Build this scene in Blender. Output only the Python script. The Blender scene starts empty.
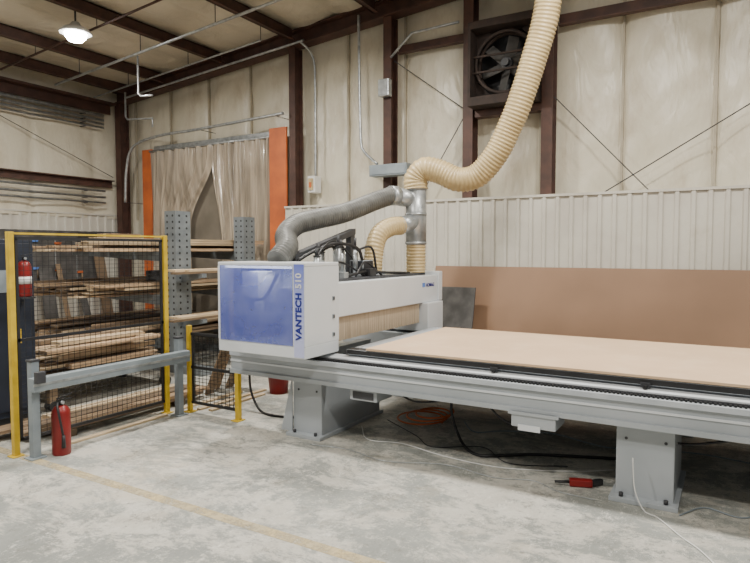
import bpy, bmesh, math, random
from mathutils import Vector, Matrix
random.seed(11)
S=bpy.context.scene; C=S.collection
V=Vector
# ---------------------------------------------------------------- materials
def mat(name,c1,c2=None,scale=5,rough=.6,metal=0,bump=0,stretch=(1,1,1),emit=0,rand=0,detail=5,lo=.35,hi=.65,alpha=1,bscale=None,coat=0,dirt=None,bd=.02,trans=0):
    m=bpy.data.materials.new(name); m.use_nodes=True
    nt=m.node_tree; N=nt.nodes; L=nt.links; b=N['Principled BSDF']
    b.inputs['Roughness'].default_value=rough; b.inputs['Metallic'].default_value=metal
    if coat: b.inputs['Coat Weight'].default_value=coat
    if trans: b.inputs['Transmission Weight'].default_value=trans
    c1=tuple(c1)+(1,); c2=tuple(c2)+(1,) if c2 else tuple(v*.85 for v in c1[:3])+(1,)
    tc=N.new('ShaderNodeTexCoord'); mp=N.new('ShaderNodeMapping'); mp.inputs['Scale'].default_value=stretch
    L.new(tc.outputs['Object'],mp.inputs['Vector'])
    nz=N.new('ShaderNodeTexNoise'); nz.inputs['Scale'].default_value=scale; nz.inputs['Detail'].default_value=detail
    L.new(mp.outputs[0],nz.inputs['Vector'])
    r=N.new('ShaderNodeValToRGB'); r.color_ramp.elements[0].position=lo; r.color_ramp.elements[1].position=hi
    r.color_ramp.elements[0].color=c2; r.color_ramp.elements[1].color=c1
    L.new(nz.outputs['Fac'],r.inputs[0]); out=r.outputs[0]
    if dirt:
        n3=N.new('ShaderNodeTexNoise'); n3.inputs['Scale'].default_value=dirt[3]; n3.inputs['Detail'].default_value=8; n3.inputs['Roughness'].default_value=.7
        L.new(mp.outputs[0],n3.inputs['Vector'])
        r3=N.new('ShaderNodeValToRGB'); r3.color_ramp.elements[0].position=.5; r3.color_ramp.elements[1].position=.72
        r3.color_ramp.elements[0].color=(0,0,0,1)
        r3.color_ramp.elements[1].color=(dirt[4],)*3+(1,); L.new(n3.outputs['Fac'],r3.inputs[0])
        x=N.new('ShaderNodeMix'); x.data_type='RGBA'; L.new(r3.outputs[0],x.inputs[0]); L.new(out,x.inputs[6]); x.inputs[7].default_value=tuple(dirt[:3])+(1,); out=x.outputs[2]
    if rand:
        oi=N.new('ShaderNodeObjectInfo'); hs=N.new('ShaderNodeHueSaturation')
        mr=N.new('ShaderNodeMapRange'); mr.inputs[3].default_value=1-rand; mr.inputs[4].default_value=1+rand
        L.new(oi.outputs['Random'],mr.inputs[0]); L.new(mr.outputs[0],hs.inputs['Value']); L.new(out,hs.inputs['Color']); out=hs.outputs[0]
    L.new(out,b.inputs['Base Color'])
    if bump:
        bp=N.new('ShaderNodeBump'); bp.inputs['Strength'].default_value=bump; bp.inputs['Distance'].default_value=bd
        if bscale:
            n2=N.new('ShaderNodeTexNoise'); n2.inputs['Scale'].default_value=bscale; n2.inputs['Detail'].default_value=4; n2.inputs['Distortion'].default_value=.8
            L.new(mp.outputs[0],n2.inputs['Vector']); L.new(n2.outputs['Fac'],bp.inputs['Height'])
        else: L.new(nz.outputs['Fac'],bp.inputs['Height'])
        L.new(bp.outputs[0],b.inputs['Normal'])
    if emit:
        b.inputs['Emission Color'].default_value=c1; b.inputs['Emission Strength'].default_value=emit
    if alpha<1: b.inputs['Alpha'].default_value=alpha
    return m
INS=mat('insulation',(.70,.655,.54),(.60,.55,.43),scale=1.3,rough=.36,bump=.7,stretch=(1.5,1,.6),bscale=2.0,bd=.05,dirt=(.36,.28,.17,1.3,.6))
SEAM=mat('insulation_seam',(.44,.39,.30),(.36,.32,.24),rough=.6)
INSC=mat('ceiling_insulation',(.64,.58,.46),(.50,.45,.35),scale=1.3,rough=.4,bump=.8,bscale=3,bd=.05)
WAIN=mat('white_ribbed_metal',(.63,.61,.54),(.53,.50,.44),scale=2,rough=.38,dirt=(.36,.31,.23,2,.4))
BRN=mat('red_oxide_steel',(.085,.038,.027),(.05,.024,.018),scale=6,rough=.6)
FANB=mat('grimy_brown_steel',(.045,.028,.022),(.025,.018,.015),scale=9,rough=.8)
MACH=mat('machine_grey_paint',(.40,.43,.46),(.34,.37,.395),scale=2,rough=.36)
MACHW=mat('machine_white_paint',(.67,.70,.73),(.62,.65,.68),scale=2,rough=.3)
ALU=mat('aluminium',(.58,.62,.67),(.48,.52,.57),scale=8,rough=.35,metal=.2)
BLK=mat('black_plastic',(.012,.012,.014),(.02,.02,.022),rough=.5)
DRK=mat('dark_grey_steel',(.05,.053,.06),(.03,.03,.035),rough=.5)
NAVY=mat('navy_paint',(.018,.024,.042),(.013,.018,.03),rough=.45)
YEL=mat('safety_yellow',(.68,.47,.03),(.50,.33,.02),scale=9,rough=.45)
GRY=mat('blue_grey_paint',(.26,.30,.325),(.20,.235,.26),scale=6,rough=.5)
GAL=mat('galvanised_steel',(.48,.50,.51),(.30,.32,.33),scale=14,rough=.38,metal=.6)
RACK=mat('grey_rack_steel',(.20,.225,.24),(.14,.16,.175),scale=6,rough=.5,metal=.2)
RED=mat('red_paint',(.26,.012,.012),(.18,.01,.009),scale=5,rough=.35)
ORG=mat('orange_paint',(.60,.14,.03),(.42,.10,.03),scale=3,rough=.55)
MDF=mat('mdf_top',(.70,.50,.325),(.64,.45,.29),scale=1.5,rough=.6,dirt=(.74,.60,.44,3,.5))
MDFB=mat('brown_hardboard',(.31,.185,.112),(.26,.155,.093),scale=1.2,rough=.5)
GBRD=mat('grey_board',(.11,.105,.10),(.055,.052,.05),scale=6,rough=.7)
WOOD=mat('lumber',(.38,.265,.16),(.19,.125,.075),scale=4,rough=.75,stretch=(8,.7,8),rand=.6)
WOODP=mat('pale_lumber',(.58,.45,.29),(.46,.34,.21),scale=4,rough=.7,stretch=(8,.7,8),rand=.2)
WOODX=mat('plywood',(.24,.165,.10),(.14,.10,.06),scale=3,rough=.75,rand=.4)
CARD=mat('cardboard',(.28,.19,.115),(.22,.15,.09),scale=3,rough=.8,rand=.3)
HOSB=mat('beige_flex_hose',(.56,.43,.225),(.46,.345,.175),scale=5,rough=.42)
HOSG=mat('grey_flex_hose',(.14,.14,.13),(.085,.085,.08),scale=8,rough=.5)
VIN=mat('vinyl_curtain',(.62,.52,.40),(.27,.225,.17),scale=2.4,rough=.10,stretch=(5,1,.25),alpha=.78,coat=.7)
VIND=mat('doorway_recess_shade',(.22,.19,.15),(.15,.13,.10),scale=2,rough=.6)  # dark tone standing in for the shaded recess behind the curtain
BLUEW=mat('blue_acrylic',(.20,.24,.62),(.10,.13,.48),scale=2.6,rough=.04,alpha=.60,coat=1)
BLUT=mat('blue_ink',(.008,.018,.22),(.008,.018,.22),rough=.5)
BLUL=mat('light_blue_ink',(.10,.22,.60),(.10,.22,.60),rough=.5)
WHT=mat('white_plastic',(.75,.75,.73),(.7,.7,.68),rough=.5)
LAMPE=mat('lamp_glow',(1,.98,.94),(1,.98,.94),emit=60)
FILLG=mat('added_fill_glow',(.9,.95,1),(.9,.95,1),emit=6)  # glow for an added strip that brightens the enclosure interior
BRUSH=mat('brush_bristle',(.54,.44,.32),(.40,.32,.23),scale=30,rough=.8,stretch=(1,3,.05))
def floor_mat():
    m=bpy.data.materials.new('dusty_concrete'); m.use_nodes=True; nt=m.node_tree;N=nt.nodes;L=nt.links;b=N['Principled BSDF']
    tc=N.new('ShaderNodeTexCoord')
    def nz(s,d,ro=.6,dist=0,st=(1,1,1),rz=0):
        mp=N.new('ShaderNodeMapping'); mp.inputs['Scale'].default_value=st; mp.inputs['Rotation'].default_value=(0,0,rz); L.new(tc.outputs['Object'],mp.inputs['Vector'])
        n=N.new('ShaderNodeTexNoise'); n.inputs['Scale'].default_value=s; n.inputs['Detail'].default_value=d; n.inputs['Roughness'].default_value=ro; n.inputs['Distortion'].default_value=dist
        L.new(mp.outputs[0],n.inputs['Vector']); return n
    def ramp(src,a,ca,bb,cb):
        r=N.new('ShaderNodeValToRGB'); e=r.color_ramp.elements; e[0].position=a;e[0].color=ca+(1,);e[1].position=bb;e[1].color=cb+(1,); L.new(src,r.inputs[0]); return r
    def mix(f,a,c):
        x=N.new('ShaderNodeMix'); x.data_type='RGBA'; L.new(f,x.inputs[0]); L.new(a,x.inputs[6])
        if isinstance(c,tuple): x.inputs[7].default_value=c+(1,)
        else: L.new(c,x.inputs[7])
        return x.outputs[2]
    base=ramp(nz(.9,6).outputs['Fac'],.35,(.21,.22,.205),.65,(.32,.33,.305))
    dust=ramp(nz(4,8,.7,.6).outputs['Fac'],.3,(.44,.415,.36),.7,(.58,.56,.505))
    mk=ramp(nz(1.3,13,.86,.3,(1,1.5,1)).outputs['Fac'],.475,(0,0,0),.525,(.95,.95,.95))
    c=mix(mk.outputs[0],base.outputs[0],dust.outputs[0])
    s=ramp(nz(2.6,13,.92,.2).outputs['Fac'],.545,(0,0,0),.59,(.75,.75,.75)); c=mix(s.outputs[0],c,(.15,.15,.135))
    s=ramp(nz(18,9,.9).outputs['Fac'],.56,(0,0,0),.61,(.65,.65,.65)); c=mix(s.outputs[0],c,(.15,.14,.12))
    s=ramp(nz(22,8,.85,0,(6,.5,1),.5).outputs['Fac'],.60,(0,0,0),.64,(.7,.7,.7)); c=mix(s.outputs[0],c,(.68,.66,.60))
    s=ramp(nz(7,13,.95,0,(2,1,1)).outputs['Fac'],.55,(0,0,0),.595,(.95,.95,.95)); c=mix(s.outputs[0],c,(.75,.73,.67))
    s=ramp(nz(.8,8,.7).outputs['Fac'],.55,(0,0,0),.70,(.45,.45,.45)); c=mix(s.outputs[0],c,(.52,.42,.29))
    L.new(c,b.inputs['Base Color']); b.inputs['Roughness'].default_value=.6
    bp=N.new('ShaderNodeBump'); bp.inputs['Strength'].default_value=.25; bp.inputs['Distance'].default_value=.01
    L.new(nz(12,8).outputs['Fac'],bp.inputs['Height']); L.new(bp.outputs[0],b.inputs['Normal'])
    return m
FLR=floor_mat()
def tape_mat():
    m=mat('worn_yellow_line',(.64,.52,.29),(.48,.42,.29),scale=5,rough=.7)
    nt=m.node_tree;N=nt.nodes;L=nt.links
    n=N.new('ShaderNodeTexNoise'); n.inputs['Scale'].default_value=7; n.inputs['Detail'].default_value=10; n.inputs['Roughness'].default_value=.8
    tc=N.new('ShaderNodeTexCoord'); L.new(tc.outputs['Object'],n.inputs['Vector'])
    r=N.new('ShaderNodeValToRGB'); r.color_ramp.elements[0].position=.40; r.color_ramp.elements[1].position=.55
    r.color_ramp.elements[0].color=(.12,.12,.12,1); r.color_ramp.elements[1].color=(.85,.85,.85,1)
    L.new(n.outputs['Fac'],r.inputs[0]); L.new(r.outputs[0],N['Principled BSDF'].inputs['Alpha']); return m
TAPE=tape_mat()
def strip_mat():
    m=bpy.data.materials.new('graduated_blue_print'); m.use_nodes=True; nt=m.node_tree;N=nt.nodes;L=nt.links;b=N['Principled BSDF']
    tc=N.new('ShaderNodeTexCoord'); sp=N.new('ShaderNodeSeparateXYZ'); L.new(tc.outputs['Generated'],sp.inputs[0])
    r=N.new('ShaderNodeValToRGB'); e=r.color_ramp.elements; e[0].position=.05;e[0].color=(.50,.53,.78,1);e[1].position=1;e[1].color=(.14,.18,.56,1)
    x=e.new(.6); x.color=(.36,.40,.72,1)
    L.new(sp.outputs[2],r.inputs[0]); L.new(r.outputs[0],b.inputs['Base Color']); b.inputs['Roughness'].default_value=.35; return m
STRIP=strip_mat()
# ---------------------------------------------------------------- builder
WORLD={}
def catmull(pts,n):
    P=[V(p) for p in pts]; P=[P[0]*2-P[1]]+P+[P[-1]*2-P[-2]]; out=[]
    for i in range(1,len(P)-2):
        for k in range(n):
            t=k/n; a,b,c,d=P[i-1],P[i],P[i+1],P[i+2]
            out.append(.5*((2*b)+(c-a)*t+(2*a-5*b+4*c-d)*t*t+(3*b-a-3*c+d)*t**3))
    out.append(P[-2]); return out
def resample(pts,step):
    out=[pts[0].copy()]; acc=0
    for i in range(1,len(pts)):
        a=pts[i-1]; b=pts[i]; l=(b-a).length
        if l==0: continue
        d=step-acc
        while d<=l:
            out.append(a.lerp(b,d/l)); d+=step
        acc=l-(d-step)
    if (out[-1]-pts[-1]).length>step*.3: out.append(pts[-1].copy())
    return out
class B:
    def __init__(s): s.bm=bmesh.new(); s.m=[]
    def mi(s,m):
        if m not in s.m: s.m.append(m)
        return s.m.index(m)
    def hexa(s,p,m,bev=0):
        vs=[s.bm.verts.new(q) for q in p]; i=s.mi(m); fs=[]
        for f in ((3,2,1,0),(4,5,6,7),(0,1,5,4),(1,2,6,5),(2,3,7,6),(3,0,4,7)):
            fc=s.bm.faces.new([vs[k] for k in f]); fc.material_index=i; fs.append(fc)
        if bev:
            es=set(e for f in fs for e in f.edges)
            bmesh.ops.bevel(s.bm,geom=list(es),offset=bev,segments=2,affect='EDGES',profile=.6)
        return s
    def box(s,x0,x1,y0,y1,z0,z1,m,bev=0):
        return s.hexa([(x0,y0,z0),(x1,y0,z0),(x1,y1,z0),(x0,y1,z0),(x0,y0,z1),(x1,y0,z1),(x1,y1,z1),(x0,y1,z1)],m,bev)
    def obox(s,c,size,M,m,bev=0):
        c=V(c); h=V(size)/2; pts=[]
        for z in(-1,1):
            for x,y in((-1,-1),(1,-1),(1,1),(-1,1)):
                pts.append(c+M@V((x*h.x,y*h.y,z*h.z)))
        return s.hexa(pts,m,bev)
    def prism(s,pts,vec,m):
        vec=V(vec); a=[s.bm.verts.new(p) for p in pts]; b=[s.bm.verts.new(V(p)+vec) for p in pts]; i=s.mi(m); n=len(pts)
        for f in [a[::-1],b]+[[a[k],a[(k+1)%n],b[(k+1)%n],b[k]] for k in range(n)]:
            s.bm.faces.new(f).material_index=i
        return s
    def cyl(s,p0,p1,r,m,seg=14,r2=None):
        return s.sweep([V(p0),V(p1)],[r,r if r2 is None else r2],m,seg)
    def sweep(s,pts,rs,m,seg=10):
        i=s.mi(m); rings=[]; n=len(pts); T=None;U=None
        for k,p in enumerate(pts):
            t=(pts[min(k+1,n-1)]-pts[max(k-1,0)])
            t=t.normalized() if t.length>0 else (T or V((0,0,1)))
            if U is None:
                U=t.orthogonal().normalized()
            else:
                U=(U-t*U.dot(t)); U=U.normalized() if U.length>1e-6 else t.orthogonal().normalized()
            W=t.cross(U); T=t
            rings.append([s.bm.verts.new(p+(U*math.cos(2*math.pi*j/seg)+W*math.sin(2*math.pi*j/seg))*rs[k]) for j in range(seg)])
        for k in range(n-1):
            for j in range(seg):
                f=s.bm.faces.new([rings[k][j],rings[k][(j+1)%seg],rings[k+1][(j+1)%seg],rings[k+1][j]]); f.material_index=i; f.smooth=seg>6
        for rg,rev in((rings[0],True),(rings[-1],False)):
            f=s.bm.faces.new(rg[::-1] if rev else rg); f.material_index=i
        return s
    def tube(s,pts,r,m,seg=10,step=.04,rib=0,smooth=True):
        p=catmull(pts,16) if smooth else [V(q) for q in pts]
        if rib:
            p=resample(p,step/4); pr=(1,.35,-1,.35); rs=[r*(1+rib*pr[k%4]) for k in range(len(p))]
        else:
            if smooth: p=resample(p,step)
            rs=[r]*len(p)
        return s.sweep(p,rs,m,seg)
    def lathe(s,c,prof,m,seg=20):
        c=V(c); i=s.mi(m); rings=[]
        for r,z in prof: rings.append([s.bm.verts.new(c+V((r*math.cos(2*math.pi*j/seg),r*math.sin(2*math.pi*j/seg),z))) for j in range(seg)])
        for k in range(len(prof)-1):
            for j in range(seg):
                f=s.bm.faces.new([rings[k][j],rings[k][(j+1)%seg],rings[k+1][(j+1)%seg],rings[k+1][j]]); f.material_index=i; f.smooth=True
        s.bm.faces.new(rings[0][::-1]).material_index=i; s.bm.faces.new(rings[-1]).material_index=i
        return s
    def grid(s,nx,nz,fn,m,smooth=True):
        i=s.mi(m); vs=[[s.bm.verts.new(fn(a/nx,b/nz)) for a in range(nx+1)] for b in range(nz+1)]
        for b in range(nz):
            for a in range(nx):
                f=s.bm.faces.new([vs[b][a],vs[b][a+1],vs[b+1][a+1],vs[b+1][a]]); f.material_index=i; f.smooth=smooth
        return s
    def obj(s,name,parent=None,label=None,cat=None,group=None,kind=None,mod=None):
        me=bpy.data.meshes.new(name)
        xs=[v.co for v in s.bm.verts]
        mn=V((min(v.x for v in xs),min(v.y for v in xs),min(v.z for v in xs))); mx=V((max(v.x for v in xs),max(v.y for v in xs),max(v.z for v in xs)))
        o0=V(((mn.x+mx.x)/2,(mn.y+mx.y)/2,mn.z))
        bmesh.ops.translate(s.bm,verts=s.bm.verts,vec=-o0)
        bmesh.ops.recalc_face_normals(s.bm,faces=s.bm.faces)
        s.bm.to_mesh(me); s.bm.free()
        for m in s.m: me.materials.append(m)
        o=bpy.data.objects.new(name,me); C.objects.link(o)
        return fin(o,o0,parent,label,cat,group,kind)
def fin(o,w,parent,label,cat,group,kind):
    WORLD[o.name]=V(w)
    if parent: o.parent=parent; o.location=V(w)-WORLD[parent.name]
    else: o.location=w
    if label:o['label']=label
    if cat and not parent:o['category']=cat
    if group:o['group']=group
    if kind:o['kind']=kind
    return o
def empty(name,loc,label,cat,group=None):
    o=bpy.data.objects.new(name,None); C.objects.link(o); o.empty_display_size=.1
    return fin(o,V(loc),None,label,cat,group,None)
def text(body,size,M,mat_,name,parent,ext=.001,bold=.012):
    cu=bpy.data.curves.new('t','FONT'); cu.body=body; cu.size=size; cu.extrude=ext; cu.offset=size*bold; cu.space_character=1.06
    t=bpy.data.objects.new('t',cu); C.objects.link(t)
    dg=bpy.context.evaluated_depsgraph_get(); dg.update()
    me=bpy.data.meshes.new_from_object(t.evaluated_get(dg)); bpy.data.objects.remove(t)
    xs=[v.co.x for v in me.vertices]; w=max(xs)-min(xs)
    me.materials.clear(); me.materials.append(mat_)
    R=M.to_3x3(); 
    for v in me.vertices: v.co=R@v.co
    o=bpy.data.objects.new(name,me); C.objects.link(o)
    fin(o,M.translation,parent,None,None,None,None); return o,w
def RX(a): return Matrix.Rotation(a,3,'X')
def RY(a): return Matrix.Rotation(a,3,'Y')
def RZ(a): return Matrix.Rotation(a,3,'Z')
def roof(x): return 4.72+.085*(x+10.5)
# ---------------------------------------------------------------- shell
b=B(); b.box(-10.7,6,-4,8.2,-.1,0,FLR); b.obj('floor',kind='structure')
WZ=2.26; YW=7.6; XW=-6.12
def rib(b,x0,x1,fn,z0,z1,m):
    per=.165; n=int((x1-x0)/per); pts=[]
    for k in range(n+1):
        x=x0+k*per
        pts+= [(x,0),(x+.10,0),(x+.115,.022),(x+.15,.022)]
    i=b.mi(m); lo=[b.bm.verts.new(fn(x,d,z0)) for x,d in pts]; hi=[b.bm.verts.new(fn(x,d,z1)) for x,d in pts]
    for k in range(len(pts)-1):
        b.bm.faces.new([lo[k],lo[k+1],hi[k+1],hi[k]]).material_index=i
def pillow(u,per,amp): return amp*abs(math.sin(math.pi*u/per))**.4
b=B()
X0,X1=-10.5,6
def fb(a,c):
    x=X0+(X1-X0)*a; z=(roof(x))*c
    return (x, 8.06-pillow(x+10.2,1.0,.09)-.012*math.sin(z*5+x*3)*math.sin(x*5)-.005*math.sin(z*13-x*9), z)
b.grid(330,80,fb,INS)
for k in range(17): b.box(-10.2+k-.014,-10.2+k+.014,8.0,8.05,2.2,roof(-10.2+k),SEAM)
b.box(X0,X1,8.09,8.19,0,6.2,INS)
rib(b,XW,X1,lambda x,d,z:(x,YW-d,z),0,WZ,WAIN)
b.box(XW-.01,X1,YW-.03,8.0,WZ-.001,WZ+.03,WAIN)
b.box(XW-.01,XW,YW,7.97,0,WZ,WAIN)
b.obj('wall_back',kind='structure')
b=B()
def fl(a,c):
    y=-4+12*a; z=WZ-.05+(4.75-WZ)*c
    return (-10.55+pillow(y,1.22,.08)+.012*math.sin(z*5+y*3)*math.sin(y*5), y, z)
b.grid(190,36,fl,INS)
rib(b,-4,8,lambda x,d,z:(-10.5+d,x,z),0,WZ,WAIN)
b.box(-10.56,-10.465,-4,8,WZ,WZ+.03,WAIN)
b.box(-10.7,-10.58,-4,8,0,4.8,INS)
b.obj('wall_left',kind='structure')
b=B()
def fc(a,c):
    x=-10.6+16.6*a; y=-4+12.1*c
    return (x,y,roof(x)-.02-.06*abs(math.sin(math.pi*(x+10.5)/.75))**.5-.012*math.sin(x*7+y*3))
b.grid(220,120,fc,INSC)
b.hexa([(-10.6,-4,roof(-10.6)+.03),(6,-4,roof(6)+.03),(6,8.1,roof(6)+.03),(-10.6,8.1,roof(-10.6)+.03),(-10.6,-4,roof(-10.6)+.1),(6,-4,roof(6)+.1),(6,8.1,roof(6)+.1),(-10.6,8.1,roof(-10.6)+.1)],INSC)
b.obj('ceiling',kind='structure')
def slope(b,x0,x1,y0,y1,d0,d1,m):
    b.hexa([(x0,y0,roof(x0)+d0),(x1,y0,roof(x1)+d0),(x1,y1,roof(x1)+d0),(x0,y1,roof(x0)+d0),(x0,y0,roof(x0)+d1),(x1,y0,roof(x1)+d1),(x1,y1,roof(x1)+d1),(x0,y1,roof(x0)+d1)],m)
b=B(); slope(b,-10.4,5.9,7.64,7.86,-.32,-.295,BRN); slope(b,-10.4,5.9,7.64,7.86,-.1,-.075,BRN); slope(b,-10.4,5.9,7.745,7.76,-.295,-.1,BRN)
b.obj('roof_rafter',label='dark red-brown sloping steel rafter along the gable wall',cat='beam')
for x in [-9.9,-8.95,-7.5,-6.0,-4.5,-3.0,-1.5,0,1.5]:
    b=B(); z=roof(x)-.075; h=.17
    b.box(x-.012,x+.012,-3.8,7.62,z-h,z+.01,BRN); b.box(x-.012,x+.07,-3.8,7.62,z-h,z-h+.015,BRN); b.box(x-.07,x+.012,-3.8,7.62,z-.005,z+.01,BRN)
    b.obj('roof_purlin',label='red-brown steel roof purlin under cream insulation',cat='beam',group='roof purlins')
def column(x,y,w,z0,z1,lab):
    b=B(); b.box(x-w/2,x+w/2,y-.1,y-.085,z0,z1,BRN); b.box(x-w/2,x+w/2,y+.085,y+.1,z0,z1,BRN); b.box(x-.008,x+.008,y-.085,y+.085,z0,z1,BRN)
    if z0<.1: b.box(x-w/2-.04,x+w/2+.04,y-.12,y+.12,0,.02,BRN)
    return b.obj('steel_column',label=lab,cat='column')
for x,w,z0 in((-10.28,.15,0),(-6.03,.12,WZ+.031),(-4.31,.13,WZ+.031)):
    column(x,7.76,w,z0,roof(x)-.325,'dark red-brown steel wall column against the insulated wall')
for x in(-3.08,-2.03):
    column(x,7.76,.14,WZ+.031,roof(x)-.325,'dark red-brown steel post beside the wall exhaust fan')
def girt(name,pts,lab):
    b=B(); 
    for p in pts: b.box(*p,BRN)
    return b.obj(name,label=lab,cat='beam')
girt('wall_girt',[(-4.23,-3.17,7.86,7.88,4.42,4.55),(-4.23,-3.17,7.78,7.86,4.42,4.435)],'red-brown horizontal steel girt high on the wall')
girt('wall_girt',[(-1.94,5.8,7.86,7.88,4.40,4.55),(-1.94,5.8,7.78,7.86,4.40,4.415)],'red-brown horizontal steel girt high on the wall')
girt('wall_girt',[(-3.0,-2.11,7.7,7.85,4.53,4.62)],'red-brown steel header above the exhaust fan')
girt('wall_girt',[(-3.0,-2.11,7.7,7.85,3.36,3.45)],'red-brown steel sill below the exhaust fan')
girt('wall_girt',[(-10.42,-10.40,-4,7.6,2.80,2.94),(-10.40,-10.32,-4,7.6,2.92,2.94)],'red-brown horizontal steel girt on the side wall')
girt('wall_girt',[(-10.42,-10.22,-4,7.6,4.36,4.40),(-10.42,-10.40,-4,7.6,4.2,4.36)],'red-brown eave strut above the side wall')
def cable(p0,p1,r=.007):
    b=B(); b.cyl(p0,p1,r,DRK,6)
    b.obj('brace_cable',label='thin dark diagonal steel bracing cable on the wall',cat='cable',group='wall bracing cables')
cable((-1.95,7.7,3.5),(-.85,7.7,2.295)); cable((-1.35,7.74,2.295),(2.2,7.76,4.41)); cable((-4.23,7.72,4.3),(-3.16,7.72,3.5))
cable((-3.16,7.74,3.4),(-3.85,7.74,2.295)); cable((-10.36,7.6,3.0),(-10.36,4.2,4.3))
for z,r in((4.14,.032),(4.05,.024),(3.98,.022),(3.91,.016),(2.72,.02),(2.60,.022),(2.50,.018)):
    b=B(); b.cyl((-10.34,-4,z),(-10.34,7.4,z),r,GAL,8)
    for y in range(-3,8,2): b.box(-10.45,-10.31,y-.02,y+.02,z-.03,z-.02,DRK)
    b.obj('wall_pipe',label='horizontal steel pipe clipped along the side wall',cat='pipe',group='side wall pipes')
def conduit(pts,lab,r=.018,m=GAL,smooth=False,clips=()):
    b=B(); b.tube(pts,r,m,8,.08,smooth=smooth)
    for p0,p1 in clips: b.cyl(p0,p1,.006,DRK,6)
    return b.obj('conduit',label=lab,cat='conduit')
conduit([(-9.95,7.55,2.5),(-9.9,7.55,3.1),(-9.7,7.55,3.52),(-9.0,7.55,3.66),(-8,7.55,3.68),(-6.12,7.55,3.74)],'grey conduit arching over the curtained doorway',.025,smooth=True,clips=[((-8,7.55,3.68),(-8,7.97,3.68)),((-6.3,7.55,3.73),(-6.3,7.95,3.73)),((-9.95,7.55,2.5),(-9.95,7.97,2.5))])
conduit([(-5.71,7.84,2.77),(-5.71,7.84,4.2),(-5.71,7.78,4.6),(-5.8,7.58,4.78),(-6.1,7.55,4.76),(-9.9,7.55,4.45)],'grey conduit running down the wall to a switch box',smooth=True)
conduit([(-4.75,7.6,5.0),(-4.75,7.6,4.7),(-4.72,7.6,3.3),(-4.66,7.58,3.05),(-4.5,7.56,2.9),(-4.38,7.52,2.82)],'grey conduit curving down the wall to a junction box',.02,smooth=True)
conduit([(-9.6,6,roof(-9.6)-.5),(-7,6,roof(-7)-.5),(-4,6,roof(-4)-.5),(-2.1,6,roof(-2.1)-.5)],'grey conduit hung below the roof purlins',.02,clips=[((x,6,roof(x)-.5),(x,6,roof(x)-.24)) for x in(-8.95,-7.5,-6,-4.5,-3)])
conduit([(-7.6,6.03,4.45),(-7.6,6.03,3.9),(-7.55,6.03,3.86),(-7.3,6.03,3.84)],'short pipe drop hanging from the roof conduit',.015)
conduit([(-9.9,6.9,roof(-9.9)-.45),(-7,6.9,roof(-7)-.45),(-6,6.9,roof(-6)-.45)],'thin conduit hung below the roof purlins',.014,clips=[((x,6.9,roof(x)-.45),(x,6.9,roof(x)-.24)) for x in(-8.95,-7.5,-6)])
conduit([(-9.9,5.3,roof(-9.9)-.36),(-7,5.3,roof(-7)-.36),(-4,5.3,roof(-4)-.36)],'thin brown pipe hung below the roof purlins',.016,BRN,clips=[((x,5.3,roof(x)-.36),(x,5.3,roof(x)-.24)) for x in(-8.95,-7.5,-6)])
conduit([(-9.3,7.1,4.38),(-9.3,7.1,3.95),(-9.25,7.1,3.9),(-8.6,7.1,3.85),(-8.6,7.1,3.7)],'small bent pipe drop near the doorway',.016)
conduit([(-4.23,7.62,4.32),(-3.9,7.62,4.6),(-3.2,7.62,4.62)],'short grey conduit across the wall',.018)
b=B(); b.box(-5.78,-5.64,7.72,7.9,2.5,2.76,WHT,.01); b.box(-5.75,-5.67,7.70,7.72,2.54,2.72,HOSB); b.box(-5.73,-5.69,7.69,7.70,2.58,2.66,ORG)
b.obj('switch_box',label='pale electrical switch box with orange switch on the wall',cat='electrical box')
b=B(); b.box(-4.47,-3.87,7.42,7.62,2.64,2.80,GRY,.01); b.box(-4.45,-3.89,7.41,7.42,2.66,2.78,GRY,.005)
b.obj('junction_box',label='grey metal junction box fixed beside a wall column',cat='electrical box')
b=B(); b.box(-4.40,-4.23,7.55,7.655,3.78,4.02,GAL,.01); b.box(-4.39,-4.24,7.54,7.55,3.8,4.0,GAL)
b.obj('junction_box',label='small grey conduit box mounted on a steel column',cat='electrical box')
b=B(); b.box(-9.76,-9.50,7.80,7.84,0,3.5,ORG); b.box(-6.50,-6.15,7.66,7.69,0,3.56,ORG);b.box(-6.50,-6.47,7.69,7.9,0,3.5,ORG); b.box(-9.5,-6.5,7.86,7.95,3.46,3.56,GAL)
b.box(-9.76,-6.20,7.91,7.94,0,3.46,VIND)  # dark sheet in place of the shaded recess seen through the curtain gap
b.obj('door_1',kind='structure')
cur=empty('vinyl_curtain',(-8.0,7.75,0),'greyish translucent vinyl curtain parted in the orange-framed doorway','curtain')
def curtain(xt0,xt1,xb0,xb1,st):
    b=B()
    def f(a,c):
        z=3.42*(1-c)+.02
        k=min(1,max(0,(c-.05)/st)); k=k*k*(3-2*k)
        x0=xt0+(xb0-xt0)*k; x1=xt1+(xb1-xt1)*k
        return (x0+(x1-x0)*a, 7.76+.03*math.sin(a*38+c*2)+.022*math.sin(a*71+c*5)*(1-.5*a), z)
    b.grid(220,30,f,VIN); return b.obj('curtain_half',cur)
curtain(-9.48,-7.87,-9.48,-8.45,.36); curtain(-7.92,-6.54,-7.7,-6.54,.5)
b=B(); b.cyl((-9.5,7.76,3.45),(-6.52,7.76,3.45),.02,GAL,8); b.obj('curtain_rail',cur)
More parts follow.
